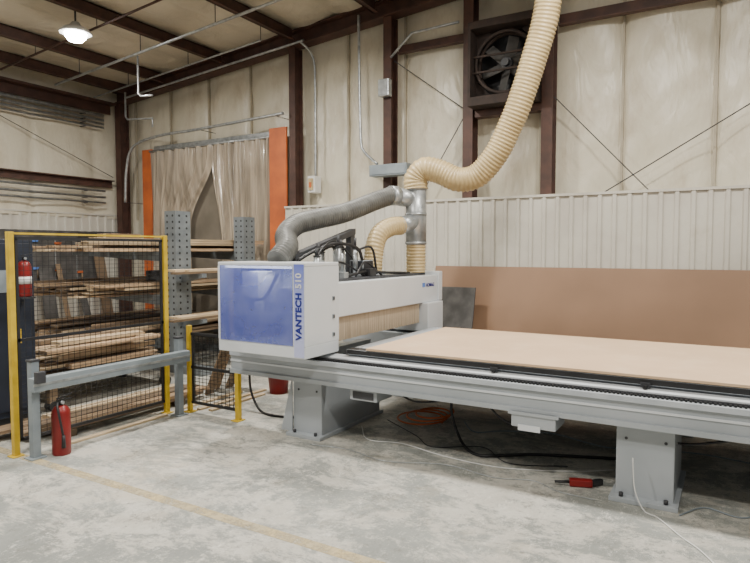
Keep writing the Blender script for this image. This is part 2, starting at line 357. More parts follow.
# exhaust fan
cx,cy,cz=-2.56,7.72,4.0
fan=empty('exhaust_fan',(cx,7.75,3.45),'large grimy brown wall exhaust fan in a square frame','fan')
b=B(); H=.445
b.box(cx-H,cx+H,7.46,7.9,cz-.54,cz-.43,FANB); b.box(cx-H,cx+H,7.46,7.9,cz+.43,cz+.52,FANB); b.box(cx-H,cx-.41,7.46,7.9,cz-.43,cz+.43,FANB); b.box(cx+.41,cx+H,7.46,7.9,cz-.43,cz+.43,FANB); b.box(cx-.42,cx+.42,7.9,7.92,cz-.43,cz+.43,BLK)
for k in range(4):
    a=math.pi/4+k*math.pi/2; b.obox((cx+.5*math.cos(a),7.70,cz+.5*math.sin(a)),(.16,.02,.3),RY(-a),FANB)
b.obj('fan_housing',fan)
b=B()
for yy,rr in((7.60,.385),(7.72,.385)):
    ring=[V((cx+rr*math.cos(t*math.pi/18),yy,cz+rr*math.sin(t*math.pi/18))) for t in range(37)]; b.sweep(ring,[.022]*37,FANB,8)
b.obj('shroud_ring',fan)
for k in range(6):
    b=B(); a=k*math.pi/3+.3
    b.obox(V((cx,7.74,cz))+RY(-a)@V((.21,0,0)),(.28,.012,.14),RY(-a)@RX(.5),GBRD,.004); b.obj('fan_blade',fan)
b=B(); b.cyl((cx,7.66,cz),(cx,7.84,cz),.075,DRK,16); b.cyl((cx,7.6,cz),(cx,7.66,cz),.05,DRK,12); b.obj('motor_hub',fan)
for z in(-.1,.1):
    b=B(); b.box(cx-.41,cx+.41,7.56,7.58,cz+z-.012,cz+z+.012,FANB); b.obj('support_bar',fan)
# ceiling lamp
lx,ly,lz=-7.67,5.1,4.5
lamp=empty('high_bay_lamp',(lx,ly,lz),'round glowing white high bay lamp hanging under the roof','ceiling lamp')
b=B(); b.cyl((lx,ly,lz+.14),(lx,ly,4.9),.012,DRK,8); b.obj('hanging_rod',lamp)
b=B(); b.lathe((lx,ly,lz),[(.20,.0),(.205,.02),(.15,.07),(.08,.10),(.05,.15)],WHT,24); b.obj('lamp_housing',lamp)
b=B(); b.lathe((lx,ly,lz),[(.03,-.11),(.09,-.095),(.13,-.05),(.14,-.002)],LAMPE,24); b.obj('lamp_lens',lamp)
b=B(); b.cyl((-.5,6.3,5.3),(2.5,6.3,3.8),.06,WHT,14); b.cyl((-.5,6.3,5.3),(-.5,6.3,5.47),.03,GAL,8); b.obj('roof_pipe',label='white pipe slanting down from the roof',cat='pipe')
# ---------------------------------------------------------------- leaning boards
b=B(); b.hexa([(-3.48,7.3,0),(.9,7.3,0),(.9,7.32,0),(-3.48,7.32,0),(-3.48,7.54,1.385),(.9,7.54,1.385),(.9,7.56,1.385),(-3.48,7.56,1.385)],MDFB,.002)
b.obj('hardboard_sheet',label='long brown hardboard sheet leaning against the ribbed wall',cat='board')
b=B(); b.hexa([(-3.30,7.02,0),(-2.8,7.02,0),(-2.8,7.04,0),(-3.30,7.04,0),(-3.30,7.28,1.12),(-2.8,7.28,1.12),(-2.8,7.30,1.12),(-3.30,7.30,1.12)],GBRD,.002)
b.obj('board_offcut',label='small dark grey board leaning in front of the brown sheet',cat='board')
# ---------------------------------------------------------------- CNC router
cnc=empty('cnc_router',(-1.3,5,0),'light grey gantry cnc router, flat table, blue-windowed head enclosure','machine')
XL,XR=-3.88,1.3
b=B(); b.box(XL,XR,4.02,4.2,.505,.69,MACH,.004); b.box(XL,XR,4.0,4.02,.655,.69,ALU,.002); b.box(XL,XR,4.002,4.02,.495,.53,MACH,.002); b.box(XL,XR,4.012,4.02,.60,.615,MACHW)
b.obj('front_beam',cnc)
b=B(); b.box(XL,XR,5.85,6.05,.53,.69,MACH,.006); b.obj('rear_beam',cnc)
b=B(); b.box(-2.9,XR,5.6,5.82,.16,.5,DRK,.006)  # dark band added to stand in for the shadow under the table
for i in range(12): b.box(-2.85+i*.34,-2.83+i*.34,5.585,5.6,.16,.5,BLK)
b.obj('under_table_shade_band',cnc)
for x in(-3.4,-2.5,-1.6,-.7,.2,1.0):
    b=B(); b.box(x-.06,x+.06,4.2,5.58,.48,.64,MACH,.004); b.obj('cross_member',cnc)
def leg(x0,x1,y0,y1):
    L=B(); L.box(x0,x1,y0,y1,.02,.50,MACH,.008); L.box(x0-.03,x1+.03,y0-.07,y1+.02,0,.03,MACH,.004)
    for x in(x0+.04,x1-.04): L.cyl((x,y0-.035,.03),(x,y0-.035,.055),.014,DRK,8)
    L.cyl((x0+.06,y0-.003,.4),(x0+.06,y0,.4),.01,DRK,8); L.cyl((x1-.05,y0-.003,.4),(x1-.05,y0,.4),.01,DRK,8)
    L.obj('leg',cnc)
leg(-3.25,-2.95,4.12,5.1); leg(-.61,-.27,4.10,4.75); leg(-3.25,-2.95,5.83,6.04); leg(-.61,-.27,5.83,6.04); leg(.95,1.28,4.12,4.75)
b=B(); b.prism([(-3.25,4.10,.5),(-3.25,4.10,.03),(-3.37,4.10,.03)],(0,.012,0),MACH); b.obj('gusset',cnc)
b=B(); b.box(-2.72,XR,4.20,5.82,.64,.735,ALU,.003)
b.box(-2.72,XR,4.156,5.84,.742,.782,BLK,.002); b.box(-2.72,XR,4.185,5.84,.735,.742,ALU)
for i in range(26):
    y=4.24+i*.06
    b.box(-2.74,-2.72,y,y+.04,.65,.72,DRK)
b.obj('table_bed',cnc)
b=B(); b.hexa([(-3.86,4.10,.69),(XR,4.10,.69),(XR,4.199,.69),(-3.86,4.199,.69),(-3.86,4.10,.712),(XR,4.10,.712),(XR,4.199,.728),(-3.86,4.199,.728)],MACHW); b.obj('table_ledge',cnc)
b=B(); b.box(-3.86,XR,4.055,4.078,.69,.708,DRK); 
for i in range(200):
    x=-3.84+i*.0255
    b.box(x,x+.013,4.03,4.055,.69,.703,BLK)
b.obj('guide_rail',cnc)
b=B(); b.box(-3.86,XR,5.93,5.97,.69,.715,DRK); b.obj('guide_rail',cnc)
for x in(-1.45,-.45):
    b=B(); b.box(x-.03,x+.03,4.14,4.157,.73,.76,DRK,.003); b.box(x-.012,x+.012,4.125,4.142,.722,.745,BLK); b.obj('table_stop',cnc)
for i in range(5):
    b=B(); b.box(-2.7+i*.034,-2.675+i*.034,4.25,5.8,.781,.786,ALU); b.obj('bed_slat',cnc)
b=B(); b.box(-2.62,-2.37,4.05,4.3,.40,.50,MACH,.005); b.box(-2.59,-2.40,4.045,4.05,.415,.47,DRK); b.obj('drive_box',cnc)
b=B(); b.box(-1.27,-.97,3.99,4.25,.40,.505,MACH,.006); b.box(-1.22,-1.07,3.982,3.99,.38,.42,MACHW); b.box(-1.29,-.95,3.98,4.01,.485,.505,MACH); b.obj('drive_box',cnc)
E=B(); ex0,ex1,ey0,ey1,ez0,ez1=-3.76,-2.84,3.75,4.22,.745,1.5
E.box(ex0,ex1,ey0,ey1,ez1-.03,ez1,MACHW,.008)
E.box(ex0,ex1,ey0,ey1,ez0,ez0+.10,MACHW,.008)
E.box(ex0,ex0+.03,ey0,ey1,ez0+.1,ez1-.03,MACHW)
E.box(ex1-.12,ex1,ey0,ey0+.03,ez0+.1,ez1-.03,MACHW)
E.box(ex1-.03,ex1,ey0+.03,ey1,ez0+.1,ez1-.03,MACHW)
E.box(ex0+.03,ex1-.03,ey1-.02,ey1,ez0+.1,ez1-.03,MACHW)
encl=E.obj('head_enclosure',cnc)
b=B(); b.box(ex0+.028,ex1-.118,ey0-.006,ey0,ez0+.098,ez1-.028,BLUEW,.001); b.obj('viewing_window',encl,label='blue tinted acrylic viewing window')
b=B(); b.box(ex0+.05,ex1-.14,ey0+.04,ey0+.07,ez1-.05,ez1-.032,FILLG); b.obj('added_fill_strip',encl)  # added glowing strip, brightens the inside behind the window
for q,mm in(((ex0+.16,ex0+.34,ey0+.12,ey1-.04,ez0+.3,ez1-.08),WHT),((ex0+.2,ex0+.3,ey0+.06,ey0+.12,ez0+.4,ez1-.3),DRK),((ex0+.56,ex0+.74,ey0+.1,ey0+.4,ez0+.32,ez0+.55),WHT),((ex0+.05,ex1-.14,ey0+.25,ey0+.44,ez0+.1,ez0+.2),DRK)):
    b=B(); b.box(*q,mm,.008); b.obj('head_block',encl)
b=B(); b.cyl((ex0+.46,ey0+.14,ez0+.25),(ex0+.46,ey0+.14,ez1-.12),.06,WHT,16); b.cyl((ex0+.46,ey0+.14,ez0+.14),(ex0+.46,ey0+.14,ez0+.25),.03,DRK,12); b.obj('spindle',encl)
b=B(); b.tube([(ex0+.1,ey0+.1,ez1-.05),(ex0+.2,ey0+.04,ez1-.25),(ex0+.45,ey0+.05,ez1-.3),(ex0+.6,ey0+.06,ez1-.1)],.014,BLK,8); b.obj('air_hose',encl)
for y,z in((4.14,.9),(4.14,1.05),(4.14,1.2)):
    b=B(); b.box(ex1,ex1+.006,y-.014,y+.014,z-.018,z+.018,GRY,.001); b.box(ex1+.006,ex1+.012,y-.006,y+.006,z-.012,z+.012,DRK); b.obj('latch',encl)
b=B(); b.box(ex1-.105,ex1-.008,ey0-.003,ey0,ez0+.012,ez1-.012,STRIP); b.obj('printed_strip',encl)
M=Matrix(((0,-1,0,-2.872),(0,0,-1,ey0-.006),(1,0,0,.895),(0,0,0,1)))
t,w=text('VANTECH',.078,M,BLUT,'lettering',encl,bold=.035)
M2=M.copy(); M2[2][3]=.895+w+.03
text('510',.078,M2,WHT,'lettering',encl,bold=.02)
b=B(); b.box(-3.6,-3.05,4.02,4.18,.715,.745,DRK,.004); b.obj('carriage',cnc)
G=B(); G.box(-3.12,-2.86,4.222,6.25,1.03,1.32,MACHW,.008)
gan=G.obj('gantry_beam',cnc)
b=B(); b.box(-3.2,-2.80,5.88,6.27,.72,1.03,MACHW,.01); b.box(-3.14,-2.845,6.252,6.35,1.03,1.36,MACHW,.01); b.obj('gantry_support',cnc)
M=Matrix(((0,0,1,-2.857),(1,0,0,5.94),(0,1,0,1.20),(0,0,0,1)))
text('HOMAG',.055,M,BLUT,'lettering',gan,bold=.02)
b=B(); b.box(-2.86,-2.856,5.86,5.92,1.20,1.245,BLUL); b.obj('emblem',gan)
b=B()
for i in range(230):
    y=4.25+i*.00697; dx=random.uniform(-.003,.003); dz=random.uniform(-.004,.004)
    b.hexa([(-2.9+dx,y,.82+dz),(-2.893+dx,y,.82+dz),(-2.893+dx,y+.0062,.82+dz),(-2.9+dx,y+.0062,.82+dz),(-2.9,y,1.03),(-2.893,y,1.03),(-2.893,y+.0062,1.03),(-2.9,y+.0062,1.03)],BRUSH)
b.obj('brush_skirt',cnc)
b=B(); b.box(-3.0,-2.91,4.25,5.86,.9,1.03,MACH); b.obj('skirt_holder',cnc)
H=B(); H.box(-3.62,-3.14,4.35,5.55,.86,1.36,MACH,.01); H.box(-3.5,-3.2,4.45,4.8,1.36,1.46,MACHW,.01); H.box(-3.3,-3.14,5.1,5.3,1.36,1.5,DRK,.01)
head=H.obj('drilling_head',cnc)
for x,y,r,h in((-3.25,4.5,.035,.30),(-3.2,4.75,.03,.38),(-3.3,4.95,.03,.34),(-3.2,5.05,.025,.36),(-3.5,4.9,.03,.3),(-3.18,4.38,.03,.26),(-3.45,5.3,.035,.36),(-3.5,5.15,.03,.36)):
    b=B(); b.cyl((x,y,1.355),(x,y,1.36+h*.7),r,GAL,12); b.cyl((x,y,1.36+h*.7),(x,y,1.36+h*.74),r*1.25,BLK,12); b.cyl((x,y,1.36+h*.74),(x,y,1.36+h),r*.5,DRK,8); b.obj('air_cylinder',head)
# slanted dark cable arm
b=B(); b.hexa([(-3.42,4.28,1.50),(-3.34,4.28,1.50),(-3.34,5.28,1.76),(-3.42,5.28,1.76),(-3.42,4.28,1.56),(-3.34,4.28,1.56),(-3.34,5.28,1.82),(-3.42,5.28,1.82)],DRK,.004); b.box(-3.41,-3.35,5.2,5.28,1.36,1.77,DRK); b.obj('cable_arm',head,label='dark slanted cable support arm')
for pts,r in (([(-3.3,4.25,1.5),(-3.25,4.4,1.58),(-3.2,4.7,1.66),(-3.15,5.0,1.62),(-3.15,5.1,1.5)],.016),([(-3.15,5.0,1.6),(-3.1,5.2,1.62),(-3.1,5.3,1.36)],.012),([(-3.04,4.5,1.345),(-3.1,4.55,1.45),(-3.15,4.75,1.48),(-3.05,5.0,1.345)],.010),([(-3.04,4.8,1.345),(-3.05,4.9,1.43),(-3.1,5.1,1.48),(-3.04,5.3,1.345)],.010),([(-3.04,4.6,1.35),(-3.05,5.0,1.39),(-3.04,5.4,1.37),(-3.04,5.9,1.35)],.014),([(-3.2,4.3,1.4),(-3.2,4.5,1.62),(-3.25,4.8,1.68),(-3.25,5.1,1.5)],.009),([(-3.4,4.6,1.46),(-3.4,4.8,1.6),(-3.4,5.0,1.62),(-3.4,5.1,1.4)],.012)):
    b=B(); b.tube(pts,r,BLK,8); b.obj('air_hose',head)
b=B(); b.box(-3.1,-2.99,4.25,6.2,1.32,1.345,DRK,.003); b.obj('cable_tray',gan)
b=B(); b.box(-3.1,-3.0,5.0,5.12,1.345,1.42,BLK,.006); b.obj('valve_block',gan)
b=B(); b.box(-3.1,-3.0,4.55,4.62,1.345,1.40,GAL,.004); b.obj('valve_block',gan)
# ---------------------------------------------------------------- sheet on table
b=B(); b.box(-2.53,1.15,4.15,5.72,.787,.805,MDF,.001); b.obj('mdf_panel',label='large tan mdf panel lying flat on the router table',cat='board')
# ---------------------------------------------------------------- made-up dark pumps, added to darken the space under the table
for i,x in enumerate((-2.1,-1.0,.1)):
    Pm=empty('dark_filler_pump',(x,6.6,0),'made-up dark pump shape darkening the space behind the router table','pump','dark filler pumps behind the router')
    b=B(); b.box(x-.3,x+.3,6.4,6.8,.0,.08,DRK,.005); b.obj('base',Pm)
    b=B(); b.cyl((x-.28,6.6,.27),(x+.1,6.6,.27),.18,DRK,20)
    for k in range(8): b.cyl((x-.26+k*.045,6.6,.27),(x-.25+k*.045,6.6,.27),.195,BLK,20)
    b.obj('motor',Pm)
    b=B(); b.cyl((x+.1,6.6,.28),(x+.27,6.6,.28),.2,GRY,20); b.cyl((x+.18,6.6,.4),(x+.18,6.6,.62),.05,BLK,12); b.obj('pump_head',Pm)
# ---------------------------------------------------------------- dust extraction
D=empty('dust_duct',(-3.07,6.12,1.345),'dust extraction duct with galvanised pipes and ribbed flexible hoses','duct')
dx,dy=-3.07,6.12
b=B(); b.cyl((dx,dy,1.66),(dx,dy,2.3),.115,GAL,24)
for z in(1.68,2.0,2.28): b.cyl((dx,dy,z-.012),(dx,dy,z+.012),.122,GAL,24)
b.cyl((dx,dy-.02,1.92),(-3.15,5.86,1.86),.095,GAL,20)
b.cyl((dx,dy,2.16),(-3.24,5.93,2.2),.10,GAL,20); b.cyl((-3.22,5.95,2.2),(-3.26,5.86,2.2),.108,GAL,20)
b.obj('galvanised_pipe',D)
b=B(); b.tube([(dx,dy,1.35),(dx,dy,1.5),(dx,dy,1.68)],.107,HOSB,20,.036,rib=.05); b.obj('flexible_hose',D,label='beige ribbed vertical hose')
b=B(); b.tube([(dx,dy,2.28),(dx,dy,2.40),(-2.97,6.14,2.50),(-2.80,6.18,2.46),(-2.60,6.22,2.37),(-2.40,6.27,2.41),(-2.2,6.28,2.62),(-2.06,6.28,2.88),(-1.95,6.27,3.12),(-1.80,6.26,3.55),(-1.67,6.22,3.96),(-1.61,6.15,4.4),(-1.6,6.1,5.05),(-1.6,6.1,5.36)],.13,HOSB,24,.038,rib=.042); b.obj('flexible_hose',D,label='large beige ribbed hose rising to the roof')
b=B(); b.tube([(-3.25,5.88,2.2),(-3.35,5.69,2.13),(-3.47,5.27,1.985),(-3.56,4.87,1.90),(-3.60,4.62,1.84),(-3.56,4.42,1.73),(-3.42,4.26,1.62),(-3.4,4.1,1.51)],.097,HOSG,20,.032,rib=.05); b.obj('flexible_hose',D,label='dark grey ribbed hose running to the enclosure')
b=B(); b.tube([(-3.145,5.88,1.865),(-3.18,5.74,1.85),(-3.22,5.58,1.78),(-3.235,5.50,1.66),(-3.24,5.465,1.5),(-3.24,5.45,1.37)],.098,HOSB,20,.036,rib=.05); b.obj('flexible_hose',D,label='short beige ribbed hose')
# ---------------------------------------------------------------- safety fence
def fence(y0,y1,x,zt):
    F=empty('safety_fence',(x,(y0+y1)/2,0),'black wire mesh safety fence panel between yellow posts','fence')
    for y in(y0,y1):
        b=B(); b.box(x-.022,x+.022,y-.022,y+.022,.008,zt,YEL,.004); b.box(x-.045,x+.045,y-.045,y+.045,0,.008,YEL,.002); b.obj('post',F)
    b=B(); 
    for z in(.12,.9,zt-.05): b.box(x-.010,x+.010,y0+.03,y1-.03,z-.012,z+.012,BLK)
    for y in(y0+.045,y1-.045): b.box(x-.010,x+.010,y-.010,y+.010,.12,zt-.05,BLK)
    b.box(x-.014,x+.014,y0+.03,y1-.03,zt-.02,zt-.005,YEL)
    b.obj('panel_frame',F)
    b=B(); n=int((y1-y0)/.05)
    for i in range(1,n): 
        y=y0+i*(y1-y0)/n; b.box(x-.0015,x+.0015,y-.0015,y+.0015,.12,zt-.05,BLK)
    n=int((zt-.17)/.035)
    for i in range(1,n):
        z=.12+i*(zt-.17)/n; b.box(x-.0015,x+.0015,y0+.05,y1-.05,z-.0015,z+.0015,BLK)
    b.obj('wire_mesh',F)
fence(2.57,4.03,-4.75,1.74)
F=empty('low_safety_fence',(-4.2,4.22,0),'low black wire mesh fence with yellow end post beside the router','fence')
b=B(); b.box(-3.975,-3.93,4.16,4.205,.008,.72,YEL,.004); b.box(-4.0,-3.91,4.13,4.23,0,.008,YEL); b.obj('post',F)
b=B(); b.box(-4.61,-4.57,4.16,4.20,.008,.86,YEL,.004); b.box(-4.64,-4.54,4.13,4.23,0,.008,YEL); b.obj('post',F)
b=B()
for z in(.1,.45,.78): b.box(-4.56,-3.98,4.17,4.19,z-.013,z+.013,BLK)
b.box(-4.55,-4.53,4.17,4.19,.1,.78,BLK); b.obj('panel_frame',F)
b=B()
for i in range(1,12): b.box(-4.56+i*.05-.0018,-4.56+i*.05+.0018,4.178,4.182,.1,.78,BLK)
for i in range(1,20): b.box(-4.55,-3.98,4.178,4.182,.1+i*.035-.0018,.1+i*.035+.0018,BLK)
b.obj('wire_mesh',F)
R=empty('guard_rail',(-4.56,3.3,0),'blue-grey steel guard rail in front of the mesh fence','guard rail')
for y in(2.62,4.03):
    b=B(); b.box(-4.605,-4.545,y-.03,y+.03,.012,.75,GRY,.004); b.box(-4.63,-4.52,y-.06,y+.06,0,.012,GRY,.002); b.box(-4.61,-4.54,y-.035,y+.035,.75,.765,DRK); b.obj('post',R)
b=B(); b.box(-4.545,-4.47,2.56,4.08,.53,.635,GRY,.006); b.box(-4.47,-4.465,2.56,4.08,.575,.595,GAL); b.obj('rail',R)
b=B(); b.box(-4.465,-4.42,2.56,2.63,.60,.69,DRK,.008); b.obj('sensor_head',R)
def ext(x,y,z0,s,lab):
    Eo=empty('fire_extinguisher',(x,y,z0),lab,'fire extinguisher')
    b=B(); b.lathe((x,y,z0),[(.066*s,0),(.07*s,.01),(.07*s,.33*s),(.064*s,.36*s),(.045*s,.385*s),(.024*s,.395*s)],RED,22); b.obj('cylinder',Eo)
    b=B(); b.cyl((x,y,z0+.395*s),(x,y,z0+.43*s),.018*s,BLK,12); b.box(x-.012*s,x+.012*s,y-.03*s,y+.09*s,z0+.43*s,z0+.44*s,BLK); b.obox((x,y+.03*s,z0+.462*s),(.022*s,.12*s,.008*s),RX(.18),BLK); b.cyl((x+.02*s,y,z0+.42*s),(x+.035*s,y,z0+.42*s),.014*s,GAL,12); b.obj('valve_handle',Eo)
    if z0<.1:
        b=B(); b.tube([(x,y-.02*s,z0+.42*s),(x+.05*s,y-.06*s,z0+.41*s),(x+.075*s,y-.06*s,z0+.33*s),(x+.078*s,y-.03*s,z0+.15*s)],.009*s,BLK,8); b.cyl((x+.078*s,y-.03*s,z0+.17*s),(x+.078*s,y-.03*s,z0+.07*s),.012*s,BLK,10,.017*s); b.obj('discharge_hose',Eo)
    else:
        b=B(); b.sweep([V((x,y,z0+.14*s)),V((x,y,z0+.22*s))],[.0708*s]*2,WHT,22); b.obj('instruction_label',Eo,label='pale instruction label')
    return Eo
ext(-4.50,2.785,0,.98,'red fire extinguisher standing on the concrete floor')
K=empty('control_cabinet',(-5.9,2.95,0),'dark navy electrical cabinet standing behind the mesh fence','cabinet')
b=B(); b.box(-6.2,-5.6,2.45,3.24,.08,1.70,NAVY,.01); b.box(-6.15,-5.65,2.5,3.2,0,.08,BLK); b.obj('cabinet_body',K)
b=B(); b.box(-5.6,-5.585,2.5,3.2,.14,1.66,NAVY,.004); kd=b.obj('cabinet_door',K); 
b=B(); b.box(-5.585,-5.565,2.56,2.58,.85,1.0,GAL,.003); b.obj('handle',kd)
b=B(); b.box(-5.585,-5.58,2.82,3.0,1.22,1.42,GRY); b.obj('control_panel',kd)
b=B(); b.box(-5.585,-5.58,3.0,3.1,.75,.88,YEL);b.obj('warning_sticker',kd)
ext(-5.505,3.10,1.18,.82,'red fire extinguisher hanging on the dark cabinet')
b=B(); b.box(-5.585,-5.44,3.04,3.16,1.162,1.178,DRK); b.box(-5.583,-5.575,3.05,3.15,1.178,1.5,DRK); b.obj('extinguisher_bracket',K)
# ---------------------------------------------------------------- cantilever rack and lumber
RK=empty('lumber_rack',(-7,6.3,0),'grey perforated steel cantilever rack loaded with lumber','rack')
LV=(.42,1.0,1.58)
for x,y,zt in((-6.22,5.5,2.1),(-6.45,7.0,2.1)):
    b=B(); w=.125
    b.box(x-.1,x+.1,y-w,y-w+.02,.1,zt,RACK); b.box(x-.1,x+.1,y+w-.02,y+w,.1,zt,RACK); b.box(x+.08,x+.1,y-w+.02,y+w-.02,.1,zt,RACK)
    b.box(x-2.3,x+.5,y-.1,y+.1,0,.1,RACK,.004)
    for i in range(24):
        z=.2+i*.08
        for yy in(-.06,.06): b.cyl((x+.1,y+yy,z),(x+.1015,y+yy,z),.016,BLK,8)
        for xx in(-.05,.05): b.cyl((x+xx,y-w,z),(x+xx,y-w-.0015,z),.016,BLK,8)
    up=b.obj('upright',RK)
    for z in LV:
        b=B(); b.hexa([(x-2.2,y-.04,z-.05),(x-.1,y-.04,z-.14),(x-.1,y+.04,z-.14),(x-2.2,y+.04,z-.05),(x-2.2,y-.04,z),(x-.1,y-.04,z),(x-.1,y+.04,z),(x-2.2,y+.04,z)],RACK); b.obj('arm',RK)
    for z in (.72,1.3):
        b=B(); x1=-5.75; b.hexa([(x+.1,y-.04,z-.12),(x1,y-.04,z-.05),(x1,y+.04,z-.05),(x+.1,y+.04,z-.12),(x+.1,y-.04,z),(x1,y-.04,z),(x1,y+.04,z),(x+.1,y+.04,z)],RACK); b.obj('arm',RK)
def board(x,y,z,L,w,h,m=WOOD,rot=0,tilt=0,lab='rough sawn lumber board stacked on the rack',grp='lumber boards on the rack'):
    b=B(); b.box(-w/2,w/2,-L/2,L/2,0,h,m,.003)
    o=b.obj('lumber_board',label=lab,cat='board',group=grp); o.location=(x,y,z); o.rotation_euler=(tilt,0,rot); return o
for z,rows in((LV[0],5),(LV[1],4),(LV[2],2)):
    h=z+.001
    for r in range(rows):
        x=-6.60
        while x>-8.4:
            w=random.uniform(.07,.22)
            if random.random()<.85-.12*r:
                L=random.uniform(2.1,2.7); rt=random.uniform(-.012,.012)
                board(x-w/2,6.05+random.uniform(-.3,.1),h,L,w,random.choice((.018,.03,.04)),rot=rt,m=WOODP if random.random()<.3 else WOOD)
            x-=w+.04
        h+=.0415
for z in(.721,1.301):
    for r in range(2):
        x=-5.78
        while x>-5.98:
            w=random.uniform(.07,.1); board(x-w/2,6.2+random.uniform(-.1,.1),z+.0285*r,random.uniform(1.9,2.3),w,.028,m=random.choice((WOOD,WOODP)),lab='long board lying on the rack side arms',grp='long boards on the rack side arms'); x-=w+.015
for i in range(5):
    board(-6.68-.13*(i%2),6.0+.03*i,1.664+.03*(i//2),3.0+.08*(i%3),.11,.027,m=WOODP,lab='long pale planed board laid along the rack top',grp='pale boards on the rack top')
def case(x,y,z,sx,sy,sz,m,kind):
    if kind=='tool_case':
        K2=empty('tool_case',(x,y,z),'black plastic tool case among the stored lumber','tool case')
        b=B(); b.box(x-sx/2,x+sx/2,y-sy/2,y+sy/2,z,z+sz*.48,m,.012); b.box(x-sx/2,x+sx/2,y-sy/2,y+sy/2,z+sz*.52,z+sz,m,.012); b.box(x-sx*.48,x+sx*.48,y-sy*.48,y+sy*.48,z+sz*.45,z+sz*.55,DRK); b.obj('case_shell',K2)
        b=B(); b.tube([(x+sx/2,y-.08,z+sz*.6),(x+sx/2+.04,y-.07,z+sz*.6),(x+sx/2+.04,y+.07,z+sz*.6),(x+sx/2,y+.08,z+sz*.6)],.01,BLK,8,smooth=False); b.obj('handle',K2)
    else:
        b=B(); b.box(x-sx/2,x+sx/2,y-sy/2,y+sy/2,z,z+sz,m,.004); b.box(x-sx*.08,x+sx*.08,y-sy/2-.001,y+sy/2+.001,z+sz*.6,z+sz+.002,HOSB); b.obj('cardboard_box',label='taped brown cardboard box among the stored lumber',cat='box')
for q in((-7.4,5.5,1.665,.35,.45,.16,CARD,'b'),(-8.0,5.6,1.665,.4,.4,.2,BLK,'tool_case'),(-7.0,5.9,1.17,.3,.34,.14,DRK,'tool_case')): case(*q)
for y in(3.1,4.3):
    b=B(); b.box(-5.54,-4.84,y-.04,y+.04,0,.06,WOODX,.003); b.obj('timber_bearer',label='short timber bearer under a low board pile',cat='board',group='timber bearers')
h=.061
for r in range(2):
    x=-4.85
    while x>-5.33:
        w=random.uniform(.10,.19)
        board(x-w/2,3.72+random.uniform(-.2,.2),h,random.uniform(1.5,2.0),w,.03,lab='flat board in a low pile on the floor',grp='boards piled on the floor',rot=random.uniform(-.012,.012),m=random.choice((WOOD,WOOD,WOODP)))
        x-=w+.03
    h+=.0305
for i,(x,y,L_) in enumerate(((-4.665,3.4,1.1),(-4.72+.0,4.62,.85),(-4.55,4.75,1.0),(-4.42,4.68,.8))):
    board(x,y,.001,L_,.05,.02,m=WOODP,lab='narrow pale board lying along the fence base',grp='boards along the fence base')
CT=empty('offcut_cart',(-6.2,4.1,0),'low timber cart loaded with wood offcuts','cart')
b=B(); b.box(-6.75,-5.7,3.4,5.0,.3,.34,WOODX,.003); b.obj('deck',CT)
for x in(-6.6,-5.8):
    for y in(3.5,4.9):
        b=B(); b.box(x-.04,x+.04,y-.04,y+.04,.05,.3,WOODX); b.cyl((x-.05,y,.05),(x+.05,y,.05),.05,BLK,14); b.obj('wheel_leg',CT)
h=.341
for r in range(7):
    x=-5.76
    while x>-6.6:
        w=random.uniform(.05,.18); 
        if random.random()<.88-.09*r: board(x-w/2,4.2+random.uniform(-.08,.08),h,random.uniform(1.0,1.5),w,random.choice((.02,.035,.045)),m=WOODP if random.random()<.4 else WOOD,rot=random.uniform(-.04,.04) ,lab='wood offcut stacked on a low cart',grp='offcuts on the cart')
        x-=w+.06
    h+=.0465
for i,(x,y,l,a) in enumerate(((-4.95,4.78,1.0,.45),(-5.05,4.97,1.3,.40),(-5.0,5.14,.9,.5))):
    b=B(); M=RY(a); c=V((x,y,0))+M@V((0,0,l/2))+V((.0,0,.012)); b.obox(c,(.025,.12,l),M,WOOD,.002); b.obj('leaning_board',label='short pale board propped at an angle',cat='board',group='propped boards')
for r in range(4):
    x=-9.0
    while x>-10.1:
        w=random.uniform(.12,.24); board(x-w/2,6.2,0.001+.0405*r,2.6,w,.04,lab='long board stacked on the floor by the wall',grp='boards by the side wall'); x-=w+.012
for k in range(8):
    y=4.5+k*.38+random.uniform(-.04,.04); hh=random.uniform(.9,1.9); wd=random.uniform(.06,.26); zb=.165 if y>4.8 else 0; sh=random.uniform(-.12,.12)
    b=B(); b.hexa([(-10.05,y,zb),(-10.03,y,zb),(-10.03,y+wd,zb),(-10.05,y+wd,zb),(-10.40,y+sh,hh),(-10.38,y+sh,hh),(-10.38,y+sh+wd,hh),(-10.40,y+sh+wd,hh)],WOODX if k%2 else GBRD,.001)
    b.obj('leaning_plank',label='tall dusty plank leaning on the ribbed side wall',cat='board',group='planks leaning on the side wall')
b=B(); b.box(-10.47,-10.45,3.2,7.4,.9,1.95,GBRD,.003); b.obj('tool_board',label='dark tool board fixed to the ribbed side wall',cat='board')
for i in range(9):
    y=3.5+i*.42; z=1.05+random.uniform(-.1,.1)
    A=empty('bar_clamp',(-10.42,y,z),'bar clamp hanging on the dark tool board','clamp','bar clamps on the side wall')
    b=B(); b.box(-10.45,-10.435,y-.012,y+.012,z,z+.75,GAL); b.obj('bar',A)
    for dz in(.68,.2):
        b=B(); b.box(-10.435,-10.41,y-.015,y+.1,z+dz,z+dz+.04,ORG if i%3 else BLUL,.003); b.obj('jaw',A)
    b=B(); b.cyl((-10.42,y+.08,z+.2),(-10.42,y+.08,z+.05),.015,WOODX,10); b.obj('handle',A)
PB=empty('red_bucket',(-4.35,4.95,0),'red plastic bucket with black rim on the floor','bucket')
b=B(); b.lathe((-4.35,5.25,0),[(.10,0),(.125,.24),(.132,.24),(.132,.26)],RED,22); b.obj('bucket_body',PB)
b=B(); b.lathe((-4.35,5.25,.26),[(.135,0),(.135,.02),(.11,.022)],BLK,22); b.obj('lid',PB)
